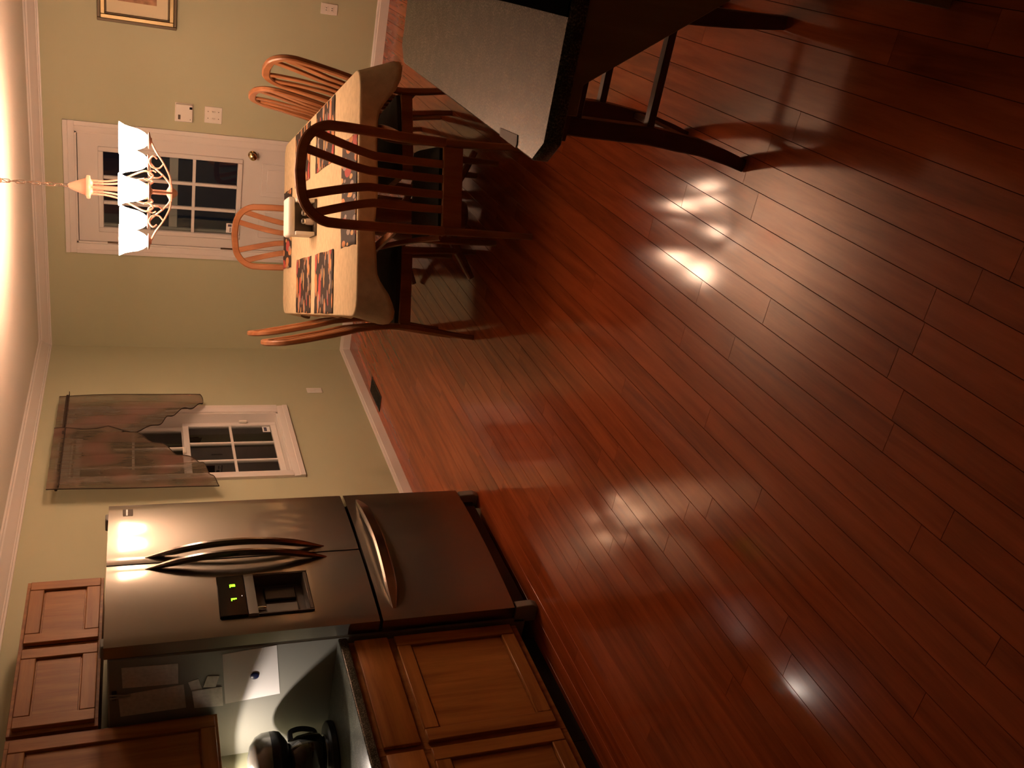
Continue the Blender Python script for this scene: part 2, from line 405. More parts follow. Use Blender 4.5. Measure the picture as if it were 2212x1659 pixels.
# openings
DX0, DX1, DZ = -2.498, -1.700, 2.046       # door opening in the back wall
WY0, WY1, WZ0, WZ1 = 5.062, 5.832, .720, 2.03   # window opening in the left wall
g = G().box(XL-T, DX0, YB, YB+T, 0, CEIL).box(DX1, XR+T, YB, YB+T, 0, CEIL).box(DX0, DX1, YB, YB+T, DZ, CEIL)
tag(g.obj('wall_back', 'wall', smooth=0), 'sage green wall with the white glazed door', 'wall', kind='structure')
g = G().box(XL-T, XL, YF, WY0, 0, CEIL).box(XL-T, XL, WY1, YB, 0, CEIL).box(XL-T, XL, WY0, WY1, 0, WZ0).box(XL-T, XL, WY0, WY1, WZ1, CEIL)
tag(g.obj('wall_left', 'wall', smooth=0), 'sage green wall with the curtained window, behind the refrigerator', 'wall', kind='structure')
tag(G().box(XR, XR+T, YF, YB, 0, CEIL).obj('wall_right', 'wall', smooth=0), 'plain sage green wall beyond the island', 'wall', kind='structure')
tag(G().box(XL-T, XR+T, YF-T, YF, 0, CEIL).obj('wall_front', 'wall', smooth=0), 'plain sage green wall behind the camera', 'wall', kind='structure')
# crown moulding: (projection from wall, drop below ceiling)
crown = [(.0, 0), (.088, 0), (.088, .010), (.080, .014), (.077, .022), (.064, .032), (.046, .044), (.030, .058), (.022, .062), (.020, .068), (.011, .070), (.009, .079), (.0, .079)]
def crown_run(name, axis, lo, hi, label):
    if axis == 0: poly = [(YB-a, CEIL-b) for a, b in crown]
    else: poly = [(XL+a, CEIL-b) for a, b in crown]
    g = G().prism(poly, 0 if axis == 0 else 1, lo, hi)
    return tag(g.obj(name, 'trim', smooth=25), label, 'crown moulding', kind='structure')
crown_run('trim_1', 0, XL, XR, 'white stepped crown moulding above the door wall')
crown_run('trim_2', 1, YF, YB, 'white stepped crown moulding above the window wall')
bb = [(0, 0), (.016, 0), (.016, .060), (.012, .066), (.011, .074), (.006, .082), (0, .082)]
g = G().prism([(YB-a, b) for a, b in bb], 0, XL, DX0-.072).prism([(YB-a, b) for a, b in bb], 0, DX1+.076, XR)
tag(g.obj('baseboard_back', 'trim', smooth=25), 'white baseboard along the door wall', 'baseboard', kind='structure')
tag(G().prism([(XL+a, b) for a, b in bb], 1, 3.775, YB).obj('baseboard_left', 'trim', smooth=25), 'white baseboard along the window wall', 'baseboard', kind='structure')

# ------------------------------------------------------------------ door
d = thing('door_1', 'white half glazed door with nine panes and brass knob', 'door', ((DX0+DX1)/2, YB, 0), kind='structure')
o_ = ((DX0+DX1)/2, YB, 0)
def casing_profile(w):  # (across from the opening, out of the wall)
    return [(0, 0), (0, .010), (.008, .013), (w*.55, .016), (w*.6, .020), (w, .020), (w, 0)]
cw = .0705
for nm, lo in (('L', 0), ('R', 1)):
    xs = DX0 if lo == 0 else DX1; sg = -1 if lo == 0 else 1
    G().prism([(xs+sg*a, YB-b) for a, b in casing_profile(cw)], 2, 0, DZ).obj('casing', 'trim', d, o_, smooth=25)
G().prism([(YB-b, DZ+a) for a, b in casing_profile(cw)], 0, DX0-cw, DX1+cw).obj('casing', 'trim', d, o_, smooth=25)
g = G().box(DX0, DX0+.012, YB+.002, YB+T, 0, DZ).box(DX1-.012, DX1, YB+.002, YB+T, 0, DZ).box(DX0, DX1, YB+.002, YB+T, DZ-.012, DZ)
g.obj('jamb', 'trim', d, o_, smooth=0)
SX0, SX1, SZ1 = DX0+.015, DX1-.015, DZ-.017; SY0, SY1 = YB+.012, YB+.052
LX0, LX1, LZ0, LZ1 = -2.376, -1.828, .968, 1.868     # glass
g = G().box(SX0, LX0, SY0, SY1, .008, SZ1).box(LX1, SX1, SY0, SY1, .008, SZ1).box(LX0, LX1, SY0, SY1, .008, LZ0).box(LX0, LX1, SY0, SY1, LZ1, SZ1)
slab = g.obj('door_slab', 'door', d, o_, smooth=0)
fw = .034
g = G()
for (a, b, c_, e_) in ((LX0-fw, LX0, LZ0-fw, LZ1+fw), (LX1, LX1+fw, LZ0-fw, LZ1+fw), (LX0, LX1, LZ0-fw, LZ0), (LX0, LX1, LZ1, LZ1+fw)):
    g.box(a, b, SY0-.012, SY0+.002, c_, e_, .004)
lf = g.obj('glazing_frame', 'door', d, o_)
cx_ = [LX0+(LX1-LX0)*i/3 for i in range(4)]; cz_ = [LZ0+(LZ1-LZ0)*i/3 for i in range(4)]
for i in (1, 2):
    G().box(cx_[i]-.011, cx_[i]+.011, SY0-.004, SY0+.026, LZ0, LZ1, .003).obj('muntin', 'door', d, o_)
    G().box(LX0, LX1, SY0-.003, SY0+.025, cz_[i]-.011, cz_[i]+.011, .003).obj('muntin', 'door', d, o_)
for i in range(3):
    for j in range(3):
        G().box(cx_[i], cx_[i+1], SY0+.012, SY0+.016, cz_[j], cz_[j+1]).obj('pane', 'pane', d, o_, smooth=0)
for (a, b) in ((SX0+.10, (SX0+SX1)/2-.035), ((SX0+SX1)/2+.035, SX1-.10)):
    p_ = G().box(a, b, SY0-.007, SY0+.001, .22, .80, .006).obj('raised_panel', 'door', d, o_)
    G().box(a+.04, b-.04, SY0-.013, SY0-.005, .26, .76, .005).obj('panel_field', 'door', p_)
    p_.location = (0, 0, 0)
    for ch in p_.children: ch.data.transform(Matrix.Translation(-Vector(o_)))
KX, KZ = -1.758, .872
kn = G().lathe([(0, 0), (.030, 0), (.031, .006), (.012, .010), (.011, .030), (.020, .038), (.027, .050), (.026, .062), (.016, .070), (0, .072)], axis='y', seg=24)
kn.xf(Matrix.Scale(-1, 4, (0, 1, 0))); kn.xf(Matrix.Translation((KX-o_[0], SY0-o_[1], KZ))); kn.obj('knob', 'brass', d)
for z in (.23, 1.02, 1.80):
    G().lathe([(.0, -.045), (.007, -.045), (.007, .045), (0, .045)], c=(SX0-.004, SY0-.006, z), seg=10).obj('hinge', 'hinge', d, o_)
st = G().box(LX0+.012, LX0+.085, SY0+.009, SY0+.0115, LZ0+.010, LZ0+.062).obj('sticker', 'paper', d, o_, smooth=0)
g = G().box(LX0+.060, LX0+.078, SY0+.008, SY0+.0088, LZ0+.024, LZ0+.050).box(LX0+.018, LX0+.052, SY0+.008, SY0+.0088, LZ0+.030, LZ0+.036).box(LX0+.022, LX0+.050, SY0+.008, SY0+.0088, LZ0+.018, LZ0+.022)
g.obj('sticker_print', 'ink', st, o_, smooth=0)
# storm door outside, seen through the panes
yy = YB+T+.02
s_ = thing('storm_door', 'grey storm door frame seen dimly through the door panes', 'storm door', ((DX0+DX1)/2, yy, 0)); o2 = ((DX0+DX1)/2, yy, 0)
G().box(DX0, DX0+.10, yy, yy+.03, 0, DZ, .004).obj('stile', 'storm', s_, o2); G().box(DX1-.10, DX1, yy, yy+.03, 0, DZ, .004).obj('stile', 'storm', s_, o2)
G().box(DX0+.1, DX1-.1, yy+.001, yy+.029, 1.37, 1.43, .004).obj('middle_rail', 'storm', s_, o2); G().box(DX0+.1, DX1-.1, yy+.001, yy+.029, DZ-.1, DZ, .004).obj('top_rail', 'storm', s_, o2)
G().box(DX0+.1, DX1-.1, yy+.001, yy+.029, 0, .35, .004).obj('kick_panel', 'storm', s_, o2)

# ------------------------------------------------------------------ window
d = thing('window_1', 'white sash window with six-pane sashes behind a brown valance', 'window', (XL, (WY0+WY1)/2, WZ0), kind='structure'); o_ = (XL, (WY0+WY1)/2, WZ0)
cw = .0745
G().prism([(XL+b, WY0-a) for a, b in casing_profile(cw)], 2, WZ0, WZ1).obj('casing', 'trim', d, o_, smooth=25)
G().prism([(XL+b, WY1+a) for a, b in casing_profile(cw)], 2, WZ0, WZ1).obj('casing', 'trim', d, o_, smooth=25)
G().prism([(XL+b, WZ0-a) for a, b in casing_profile(cw)], 1, WY0-cw, WY1+cw).obj('casing', 'trim', d, o_, smooth=25)
G().prism([(XL+b, WZ1+a) for a, b in casing_profile(cw)], 1, WY0-cw, WY1+cw).obj('casing', 'trim', d, o_, smooth=25)
JD = .105
g = G().box(XL-JD-.03, XL-.001, WY0, WY0+.012, WZ0, WZ1).box(XL-JD-.03, XL-.001, WY1-.012, WY1, WZ0, WZ1).box(XL-JD-.03, XL-.001, WY0, WY1, WZ0, WZ0+.012).box(XL-JD-.03, XL-.001, WY0, WY1, WZ1-.012, WZ1)
g.obj('jamb', 'trim', d, o_, smooth=0)
ZM = 1.362
def sash(x0, z0, z1, nm):
    ya, yb = WY0+.014, WY1-.014; r_ = .040
    g = G().box(x0-.028, x0, ya, ya+r_, z0, z1, .003).box(x0-.028, x0, yb-r_, yb, z0, z1, .003).box(x0-.028, x0, ya+r_, yb-r_, z0, z0+r_, .003).box(x0-.028, x0, ya+r_, yb-r_, z1-r_, z1, .003)
    s = g.obj(nm, 'trim', d, o_)
    Y = [ya+r_+(yb-ya-2*r_)*i/3 for i in range(4)]; Z = [z0+r_+(z1-z0-2*r_)*i/2 for i in range(3)]
    for i in (1, 2): G().box(x0-.020, x0-.006, Y[i]-.008, Y[i]+.008, Z[0], Z[2]).obj('muntin', 'trim', s, o_, smooth=0)
    G().box(x0-.021, x0-.005, Y[0], Y[3], Z[1]-.008, Z[1]+.008).obj('muntin', 'trim', s, o_, smooth=0)
    for i in range(3):
        for j in range(2): G().box(x0-.015, x0-.012, Y[i], Y[i+1], Z[j], Z[j+1]).obj('pane', 'pane', s, o_, smooth=0)
    return s
s1 = sash(XL-.070, WZ0+.013, ZM, 'lower_sash'); s2 = sash(XL-.102, ZM-.035, WZ1-.013, 'upper_sash')
G().box(XL-.070, XL-.052, 5.415, 5.475, ZM-.012, ZM+.010, .004).obj('sash_lock', 'plate', d, o_)
G().box(XL-.068, XL-.050, WY1-.034, WY1-.013, .93, .985, .004).obj('tilt_latch', 'plate', d, o_)
st = G().box(XL-.0815, XL-.0805, WY1-.135, WY1-.062, WZ0+.058, WZ0+.110).obj('sticker', 'paper', d, o_, smooth=0)
G().box(XL-.0803, XL-.0800, WY1-.125, WY1-.072, WZ0+.080, WZ0+.100).obj('sticker_print', 'ink', st, o_, smooth=0)

# curtain valance: two overlapping sheer panels, long at the outside, short in the middle
cur = thing('curtain_valance', 'sheer brown patterned valance hanging over the window', 'curtain', (XL, 5.5, 2.12))
o_ = (XL, 5.5, 2.12)
def curtain_panel(ya, yb, hem, x0, ph, nm):
    nu, nv = 64, 30; V = []; Fc = []; hempts = []
    for i in range(nu+1):
        s = i/nu; y = ya+(yb-ya)*s; zb = smooth_tab(hem, s)
        for j in range(nv+1):
            t = j/nv; z = 2.125+(zb-2.125)*t
            dep = x0+.012*math.sin(s*34+ph+1.2*math.sin(t*3))*(.35+.65*min(1, t*2.2))+.010*math.sin(s*11+ph*2+t*2)*t
            flare = (y-(ya+yb)/2)*.02*t
            hz = 0
            V.append((XL+dep, y+flare+.006*math.sin(t*7+s*20), z+hz))
        hempts.append(V[-1])
    for i in range(nu):
        for j in range(nv): a = i*(nv+1)+j; Fc.append((a, a+1, a+nv+2, a+nv+1))
    g = G().raw(V, Fc); o = g.obj(nm, 'curtain', cur, o_)
    G().sweep(hempts, rect(.0012, .004), ref=(1, 0, 0)).obj('hem', 'hem', o, o_)
    side = [V[i_] for i_ in range(0, nv+1)]; G().sweep(side, rect(.0012, .003), ref=(1, 0, 0)).obj('hem', 'hem', o, o_)
    side = [V[nu*(nv+1)+i_] for i_ in range(0, nv+1)]; G().sweep(side, rect(.0012, .003), ref=(1, 0, 0)).obj('hem', 'hem', o, o_)
    return o
curtain_panel(5.925, 5.41, [(0, 1.245), (.12, 1.225), (.28, 1.29), (.52, 1.44), (.70, 1.52), (.86, 1.66), (1, 1.76)], .082, .4, 'right_panel')
curtain_panel(5.47, 4.800, [(0, 1.82), (.08, 1.70), (.22, 1.60), (.38, 1.47), (.50, 1.40), (.60, 1.31), (.80, 1.25), (1, 1.195)], .106, 2.0, 'left_panel')
G().sweep([(XL+.094, 4.806, 2.075), (XL+.094, 5.918, 2.075)], circ(.008, 10), ref=(0, 0, 1)).obj('curtain_rod', 'hem', cur, o_)
for y in (5.02, 5.86): G().box(XL, XL+.082, y-.006, y+.006, 2.068, 2.082).obj('rod_bracket', 'hem', cur, o_, smooth=0)
ys = [4.806+i*(1.108)/60 for i in range(61)]
G().sweep([(XL+.118+.006*math.sin(i*1.9), y, 2.062) for i, y in enumerate(ys)], rect(.002, .010), ref=(1, 0, 0)).obj('header_seam', 'hem', cur, o_)

# ------------------------------------------------------------------ wall plates and picture
def plate_back(x0, x1, z0, z1, name, label, cat, feat):
    c = ((x0+x1)/2, YB, (z0+z1)/2); t = thing(name, label, cat, c)
    G().box(x0, x1, YB-.007, YB, z0, z1, .003).obj('plate', 'plate', t, c)
    feat(t, c); return t
def f_switch(t, c):
    for dx in (-.0235, .0235):
        G().box(c[0]+dx-.0055, c[0]+dx+.0055, YB-.010, YB-.006, c[2]-.013, c[2]+.013, .001).obj('toggle_slot', 'plate', t, c)
        G().box(c[0]+dx-.004, c[0]+dx+.004, YB-.022, YB-.008, c[2]+.000, c[2]+.009, .001).obj('toggle', 'plate', t, c)
        for dz in (-.035, .035): G().lathe([(0, -.002), (.003, -.002), (.003, .002), (0, .002)], c=(c[0]+dx, YB-.008, c[2]+dz), axis='y', seg=8).obj('screw', 'hinge', t, c)
plate_back(-1.556, -1.441, 1.095, 1.213, 'light_switch', 'white double toggle switch plate beside the door', 'light switch', f_switch)
def f_alarm(t, c):
    G().box(c[0]-.060, c[0]+.060, YB-.026, YB-.006, c[2]-.056, c[2]+.056, .004).obj('housing', 'plate', t, c)
    G().box(c[0]+.030, c[0]+.046, YB-.0275, YB-.025, c[2]-.052, c[2]-.034, .001).obj('button', 'dispblack', t, c)
    G().box(c[0]-.044, c[0]-.012, YB-.0275, YB-.025, c[2]+.024, c[2]+.040, .001).obj('display', 'caddydark', t, c)
    G().box(c[0]-.044, c[0]-.036, YB-.0275, YB-.025, c[2]-.044, c[2]-.038, .001).obj('indicator', 'silver', t, c)
plate_back(-1.568, -1.437, 1.288, 1.408, 'alarm_keypad', 'ivory alarm keypad with small window, above the switch plate', 'keypad', f_alarm)
def f_outlet(t, c):
    for dz in (-.020, .020):
        r = G().box(c[0]-.017, c[0]+.017, YB-.010, YB-.006, c[2]+dz-.013, c[2]+dz+.013, .003).obj('receptacle', 'plate', t, c)
        G().box(c[0]-.008, c[0]-.005, YB-.0108, YB-.0098, c[2]+dz-.004, c[2]+dz+.006).obj('slot', 'dispblack', r, c, smooth=0)
        G().box(c[0]+.005, c[0]+.008, YB-.0108, YB-.0098, c[2]+dz-.004, c[2]+dz+.006).obj('slot', 'dispblack', r, c, smooth=0)
plate_back(-.722, -.648, .355, .472, 'wall_outlet', 'white duplex outlet low on the door wall above the island', 'outlet', f_outlet)
c = (XL, 6.155, .405); t = thing('wall_outlet', 'white outlet plate low on the window wall near the corner', 'outlet', c)
G().box(XL, XL+.007, 6.118, 6.192, .347, .463, .003).obj('plate', 'plate', t, c)
for dz in (-.020, .020): G().box(XL+.006, XL+.010, 6.138, 6.172, .405+dz-.013, .405+dz+.013, .003).obj('receptacle', 'plate', t, c)

PX0, PX1, PZ0, PZ1 = -.966, -.40, 1.408, 1.892
c = (PX0, YB, PZ0); t = thing('picture_frame', 'gilded picture frame with cream mat, cut off by the photo edge', 'picture', c)
for (w0, w1, d0, mt_, nm) in ((0, .020, .026, 'frame_dark', 'outer_moulding'), (.020, .046, .034, 'frame_gold', 'gilt_moulding'), (.046, .056, .022, 'frame_dark', 'inner_lip')):
    g = G()
    g.box(PX0+w0, PX0+w1, YB-d0, YB-.001, PZ0+w0, PZ1-w0, .003).box(PX1-w1, PX1-w0, YB-d0, YB-.001, PZ0+w0, PZ1-w0, .003)
    g.box(PX0+w1, PX1-w1, YB-d0, YB-.001, PZ0+w0, PZ0+w1, .003).box(PX0+w1, PX1-w1, YB-d0, YB-.001, PZ1-w1, PZ1-w0, .003)
    g.obj(nm, mt_, t, c)
ma = G().box(PX0+.056, PX1-.056, YB-.012, YB-.004, PZ0+.056, PZ1-.056).obj('mat_board', 'mat_cream', t, c, smooth=0)
G().box(PX0+.135, PX1-.135, YB-.0135, YB-.0115, PZ0+.125, PZ1-.125).obj('print', 'art', ma, c, smooth=0)

# floor register
c = (-3.205, 5.895, 0); t = thing('floor_register', 'dark metal floor vent beside the window wall', 'floor vent', c)
g = G().box(-.062, .062, -.160, -.148, 0, .005, .001).box(-.062, .062, .148, .160, 0, .005, .001).box(-.062, -.050, -.148, .148, 0, .005, .001).box(.050, .062, -.148, .148, 0, .005, .001)
g.obj('rim', 'vent', t); G().box(-.05, .05, -.148, .148, .0002, .0012).obj('backing', 'blackpl', t, smooth=0)
for i in range(12): G().box(-.05, .05, -.138+i*.025-.004, -.138+i*.025+.004, .0012, .0042).obj('slat', 'vent', t, smooth=0)

# ------------------------------------------------------------------ refrigerator
FX, FY0, FY1, FZ0, FZ1 = -2.607, 2.836, 3.752, .116, 1.773
c = ((XL+FX)/2, (FY0+FY1)/2, 0)
fr = thing('refrigerator', 'stainless steel french door refrigerator with bottom freezer drawer', 'refrigerator', c)
YM = (FY0+FY1)/2
G().box(XL+.03, FX-.078, FY0+.004, FY1-.004, .045, FZ1-.012, .006).obj('body', 'fridgeside', fr, c)
G().box(FX-.079, FX-.066, FY0+.012, FY1-.012, FZ0-.02, FZ1-.02).obj('gasket', 'gasket', fr, c, smooth=0)
def fdoor(y0, y1, z0, z1, nm, hole=None, bul=.020):
    """gently convex door front: bulge over the whole width of the fridge"""
    n = 18; V = []; Fs = []
    def X(y): s = (y-YM)/((FY1-FY0)/2); return FX-.006+bul*(1-s*s)
    ys_ = [y0+(y1-y0)*i/n for i in range(n+1)]
    zs = [z0, z1]
    if hole:
        ys_ = sorted(set(ys_+[hole[0], hole[1]])); zs = [z0, hole[2], hole[3], z1]
    ny, nz = len(ys_), len(zs)
    e = .004
    for y in ys_:
        for z in zs: V.append((X(y) - (0.003 if y in (y0, y1) else 0), y, z))
    for y in ys_:
        for z in zs: V.append((FX-.066, y, z))
    o2 = ny*nz
    for i in range(ny-1):
        for j in range(nz-1):
            inh = hole and ys_[i] >= hole[0]-1e-6 and ys_[i+1] <= hole[1]+1e-6 and zs[j] >= hole[2]-1e-6 and zs[j+1] <= hole[3]+1e-6
            if not inh: Fs.append((i*nz+j, (i+1)*nz+j, (i+1)*nz+j+1, i*nz+j+1))
            Fs.append((o2+i*nz+j, o2+i*nz+j+1, o2+(i+1)*nz+j+1, o2+(i+1)*nz+j))
    for i in range(ny-1):
        for j in (0, nz-1): Fs.append((i*nz+j, (i+1)*nz+j, o2+(i+1)*nz+j, o2+i*nz+j))
    for j in range(nz-1):
        for i in (0, ny-1): Fs.append((i*nz+j, i*nz+j+1, o2+i*nz+j+1, o2+i*nz+j))
    return G().raw(V, Fs).obj(nm, 'steel', fr, c, smooth=30), X
DISP = (2.925, 3.172, .978, 1.352)
ld, Xf = fdoor(FY0, YM-.004, .722, FZ1, 'left_door', DISP)
rd, _ = fdoor(YM+.004, FY1, .722, FZ1, 'right_door')
fz, _ = fdoor(FY0, FY1, FZ0, .708, 'freezer_drawer')
def bow(P, prof, nm, mat, ref, parent, taper=True):
    pts = catmull(P, 7); n = len(pts); scs = []
    for i in range(n):
        s = i/(n-1); k = .30+.70*min(1, math.sin(math.pi*s)*1.7) if taper else 1
        scs.append((k, k))
    return G().sweep(pts, prof, ref=ref, scale=scs).obj(nm, mat, parent, c)
for sgn, door in ((1, rd), (-1, ld)):
    y = YM+sgn*.038; xb = Xf(y)
    bow([(xb-.004, y, 1.625), (xb+.022, y, 1.52), (xb+.046, y, 1.39), (xb+.054, y, 1.25), (xb+.046, y, 1.11), (xb+.022, y, .98), (xb-.004, y, .875)], rect(.014, .016, .6), 'handle', 'handle', (1, 0, 0), door)
xb = Xf(YM)
bow([(Xf(FY0+.06)-.004, FY0+.06, .648), (Xf(3.05)+.030, 3.05, .640), (Xf(YM)+.048, YM, .636), (Xf(3.54)+.030, 3.54, .640), (Xf(FY1-.05)-.004, FY1-.05, .648)], rect(.027, .013, .6), 'handle', 'handle', (1, 0, 0), fz)
# dispenser
dp = G().box(FX-.060, FX-.052, DISP[0]-.004, DISP[1]+.004, DISP[2]-.004, DISP[3]+.004).obj('dispenser', 'recess', fr, c, smooth=0)
dz1 = 1.243
G().box(FX-.055, FX+.014, DISP[0]+.001, DISP[1]-.001, dz1, DISP[3]-.001, .002).obj('control_panel', 'dispblack', dp, c)
G().prism([(FX-.055, dz1-.002), (FX+.014, dz1-.002), (FX+.016, dz1-.020), (FX+.014, dz1-.040), (FX-.055, dz1-.040)], 1, DISP[0]+.001, DISP[1]-.001).obj('trim_bar', 'fridgeside', dp, c)
for a_ in (DISP[0]+.0005, DISP[1]-.006): G().box(FX-.054, FX+.010, a_, a_+.0055, DISP[2]+.001, dz1-.042).obj('recess_side', 'recess', dp, c, smooth=0)
G().box(FX-.054, FX+.012, DISP[0]+.006, DISP[1]-.006, DISP[2]+.001, DISP[2]+.018, .003).obj('drip_tray', 'recess', dp, c)
G().box(FX-.052, FX-.036, 2.955, 3.035, 1.03, 1.16, .004).obj('paddle', 'fridgeside', dp, c)
G().box(FX-.052, FX-.036, 3.060, 3.140, 1.03, 1.16, .004).obj('paddle', 'blackpl', dp, c)
G().lathe([(0, 0), (.010, 0), (.012, .02), (.010, .035), (0, .035)], c=(FX-.020, 2.99, 1.165), seg=12).obj('nozzle', 'chrome', dp, c)
def glyph(y, boxes):
    g = G()
    for (a, b, z0, z1) in boxes: g.box(FX+.0138, FX+.0148, y+a, y+b, z0, z1)
    g.obj('green_digit', 'green', dp, c, smooth=0)
glyph(3.022, [(-.010, .006, 1.2985, 1.3025), (-.001, .006, 1.280, 1.299), (-.003, .001, 1.287, 1.297)])
glyph(3.106, [(-.011, .008, 1.2985, 1.3025), (.005, .009, 1.281, 1.299), (-.006, .007, 1.2885, 1.292), (-.006, -.002, 1.280, 1.299), (-.005, .007, 1.2795, 1.283), (-.003, .006, 1.283, 1.297)])
G().box(FX+.0138, FX+.0148, 3.036, 3.042, 1.257, 1.2595).obj('indicator', 'whiteled', dp, c, smooth=0)
bd = G().box(Xf(3.68)-.004, Xf(3.68)+.003, 3.652, 3.706, 1.672, 1.714, .002).obj('badge', 'caddydark', rd, c)
g = G()
for i in range(7): g.box(Xf(3.68)+.0028, Xf(3.68)+.0036, 3.657+i*.0066, 3.6615+i*.0066, 1.694, 1.7005)
g.obj('badge_lettering', 'silver', bd, c, smooth=0)
for y in (FY0+.03, FY1-.08): G().box(FX-.09, FX-.03, y, y+.05, FZ1-.004, FZ1+.014, .004).obj('hinge_cover', 'fridgeside', fr, c)
G().box(FX-.075, FX-.050, FY0+.05, FY1-.05, .030, FZ0-.006, .003).obj('toe_grille', 'blackpl', fr, c)
for y in (FY0+.004, FY1-.044): G().prism([(FX-.10, 0), (FX-.02, 0), (FX-.008, .03), (FX-.012, .105), (FX-.10, .105)], 1, y, y+.040, .003).obj('front_foot', 'fridgeside', fr, c)
for y in (FY0+.05, FY1-.09): G().box(XL+.08, XL+.14, y, y+.04, 0, .05).obj('rear_foot', 'blackpl', fr, c)

# papers and magnets on the fridge side (plane y = FY0)
def side_sheet(pts, name, label, cat, mat, th=.0012, lift=.0005):
    """quad given as (x, z) corners on the fridge side"""
    cx = sum(p[0] for p in pts)/len(pts); cz = min(p[1] for p in pts); yb = FY0+.004-lift; cc = (cx, yb, cz)
    return tag(G().prism(pts, 1, yb-th, yb).obj(name, mat, None, cc, smooth=0, loc=cc), label, cat)
side_sheet([(-2.710, 1.346), (-2.692, 1.137), (-2.960, 1.106), (-2.980, 1.323)], 'paper_sheet', 'large white sheet with blue dot magnet on fridge side', 'paper', 'paper')
side_sheet([(-2.725, 1.712), (-2.733, 1.509), (-2.838, 1.506), (-2.830, 1.708)], 'note_paper', 'upper narrow note high on the fridge side, nearer the doors', 'paper', 'paper2')
side_sheet([(-2.866, 1.724), (-2.846, 1.486), (-2.973, 1.474), (-2.978, 1.716)], 'note_paper', 'wider plain note high on the fridge side, nearer the wall', 'paper', 'paper2')
sl = [([(-2.838, 1.470), (-2.826, 1.432), (-2.900, 1.410), (-2.912, 1.448)], 'small torn slip tilted left among the notes below'),
      ([(-2.816, 1.398), (-2.822, 1.352), (-2.880, 1.365), (-2.872, 1.412)], 'small torn slip tilted right among the notes below'),
      ([(-2.885, 1.455), (-2.880, 1.340), (-2.986, 1.331), (-2.979, 1.442)], 'square slip lowest of the three small slips, with dark scribble')]
for i, (q, lb) in enumerate(sl):
    side_sheet(q, 'paper_slip', lb+' on fridge side' if i < 2 else lb, 'paper', 'paper2', lift=.0005+.0014*i)
yb = FY0+.004-.0017
tag(G().lathe([(0, 0), (.017, 0), (.017, -.005), (.014, -.007), (0, -.007)], c=(0, 0, 0), axis='y', seg=20).obj('round_magnet', 'blue', None, loc=(-2.842, yb, 1.215)), 'round dark blue magnet holding the large white sheet', 'magnet')
c3 = (-2.86, FY0+.0035, 1.735)
t = thing('pen_clip', 'small magnetic clip holding two pens near fridge top', 'pen clip', c3)
G().box(-.022, .022, -.008, 0, -.006, .012, .002).obj('clip', 'blackpl', t)
for dx, tl in ((-.008, .12), (.010, -.18)):
    G().sweep([(dx, -.012, .018), (dx+tl*.05, -.012, -.055)], circ(.0038, 8), ref=(0, 1, 0)).obj('pen', 'silver', t)

# ------------------------------------------------------------------ cabinets
def panel_door(parent, off, xf, y0, y1, z0, z1, horiz=False, fw=.058):
    """five-piece door on plane x = xf facing +x"""
    dr = G().box(xf, xf+.006, y0+.004, y1-.004, z0+.004, z1-.004).obj('door', 'oak', parent, off, smooth=0)
    for a, b in ((y0, y0+fw), (y1-fw, y1)): G().box(xf, xf+.020, a, b, z0, z1, .003).obj('stile', 'oak', dr, off)
    for a, b in ((z0, z0+fw), (z1-fw, z1)): G().box(xf, xf+.0195, y0+fw, y1-fw, a, b, .003).obj('rail', 'oak_h', dr, off)
    G().box(xf+.005, xf+.0085, y0+fw+.006, y1-fw-.006, z0+fw+.006, z1-fw-.006, .001).obj('panel', 'oak', dr, off)
    return dr
def wall_cab(y0, y1, z0, z1, doors, label, nm='wall_cabinet'):
    xf = XL+.305; cc = (XL, (y0+y1)/2, z0); t = thing(nm, label, 'cabinet', cc)
    G().box(XL+.001, xf-.019, y0, y1, z0, z1).obj('box', 'oak', t, cc, smooth=0)
    g = G().box(xf-.0185, xf, y0, y0+.040, z0, z1, .001).box(xf-.0185, xf, y1-.040, y1, z0, z1, .001).box(xf-.0185, xf, y0+.04, y1-.04, z0, z0+.036, .001).box(xf-.0185, xf, y0+.04, y1-.04, z1-.036, z1, .001)
    if len(doors) == 2: g.box(xf-.0185, xf, (y0+y1)/2-.03, (y0+y1)/2+.03, z0+.036, z1-.036, .001)
    g.obj('face_frame', 'oak', t, cc)
    for (a, b) in doors: panel_door(t, cc, xf+.0005, a, b, z0+.012, z1-.016)
    return t
wall_cab(2.842, 3.742, 1.797, 2.115, [(2.860, 3.288), (3.322, 3.722)], 'short honey oak two-door cabinet above the refrigerator')
wall_cab(1.92, 2.824, 1.355, 2.115, [(2.405, 2.800), (1.945, 2.345)], 'tall honey oak wall cabinet left of the refrigerator')
c = ((XL-2.69)/2, 2.3, 0)
def base_cab(y0, y1, label):
    xf = -2.700; cc = ((XL+xf)/2, (y0+y1)/2, 0); t = thing('base_cabinet', label, 'cabinet', cc)
    G().box(XL+.001, xf-.019, y0, y1, .105, .858).obj('box', 'oak', t, cc, smooth=0)
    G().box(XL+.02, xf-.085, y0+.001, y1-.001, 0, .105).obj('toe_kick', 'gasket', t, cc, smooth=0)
    g = G().box(xf-.0185, xf, y0, y0+.034, .105, .858, .001).box(xf-.0185, xf, y1-.016, y1, .105, .858, .001)
    for a, b in ((.105, .150), (.655, .695), (.828, .858)): g.box(xf-.0185, xf, y0+.034, y1-.016, a, b, .001)
    g.obj('face_frame', 'oak', t, cc)
    dw = G().box(xf+.0005, xf+.020, y0+.022, y1-.008, .690, .832, .006, 2).obj('drawer_front', 'oak_h', t, cc)
    panel_door(t, cc, xf+.0005, y0+.022, y1-.008, .140, .662)
    return t
base_cab(2.228, 2.816, 'honey oak base cabinet with drawer, next to the refrigerator')
base_cab(1.640, 2.227, 'honey oak base cabinet cut off at the photo edge')
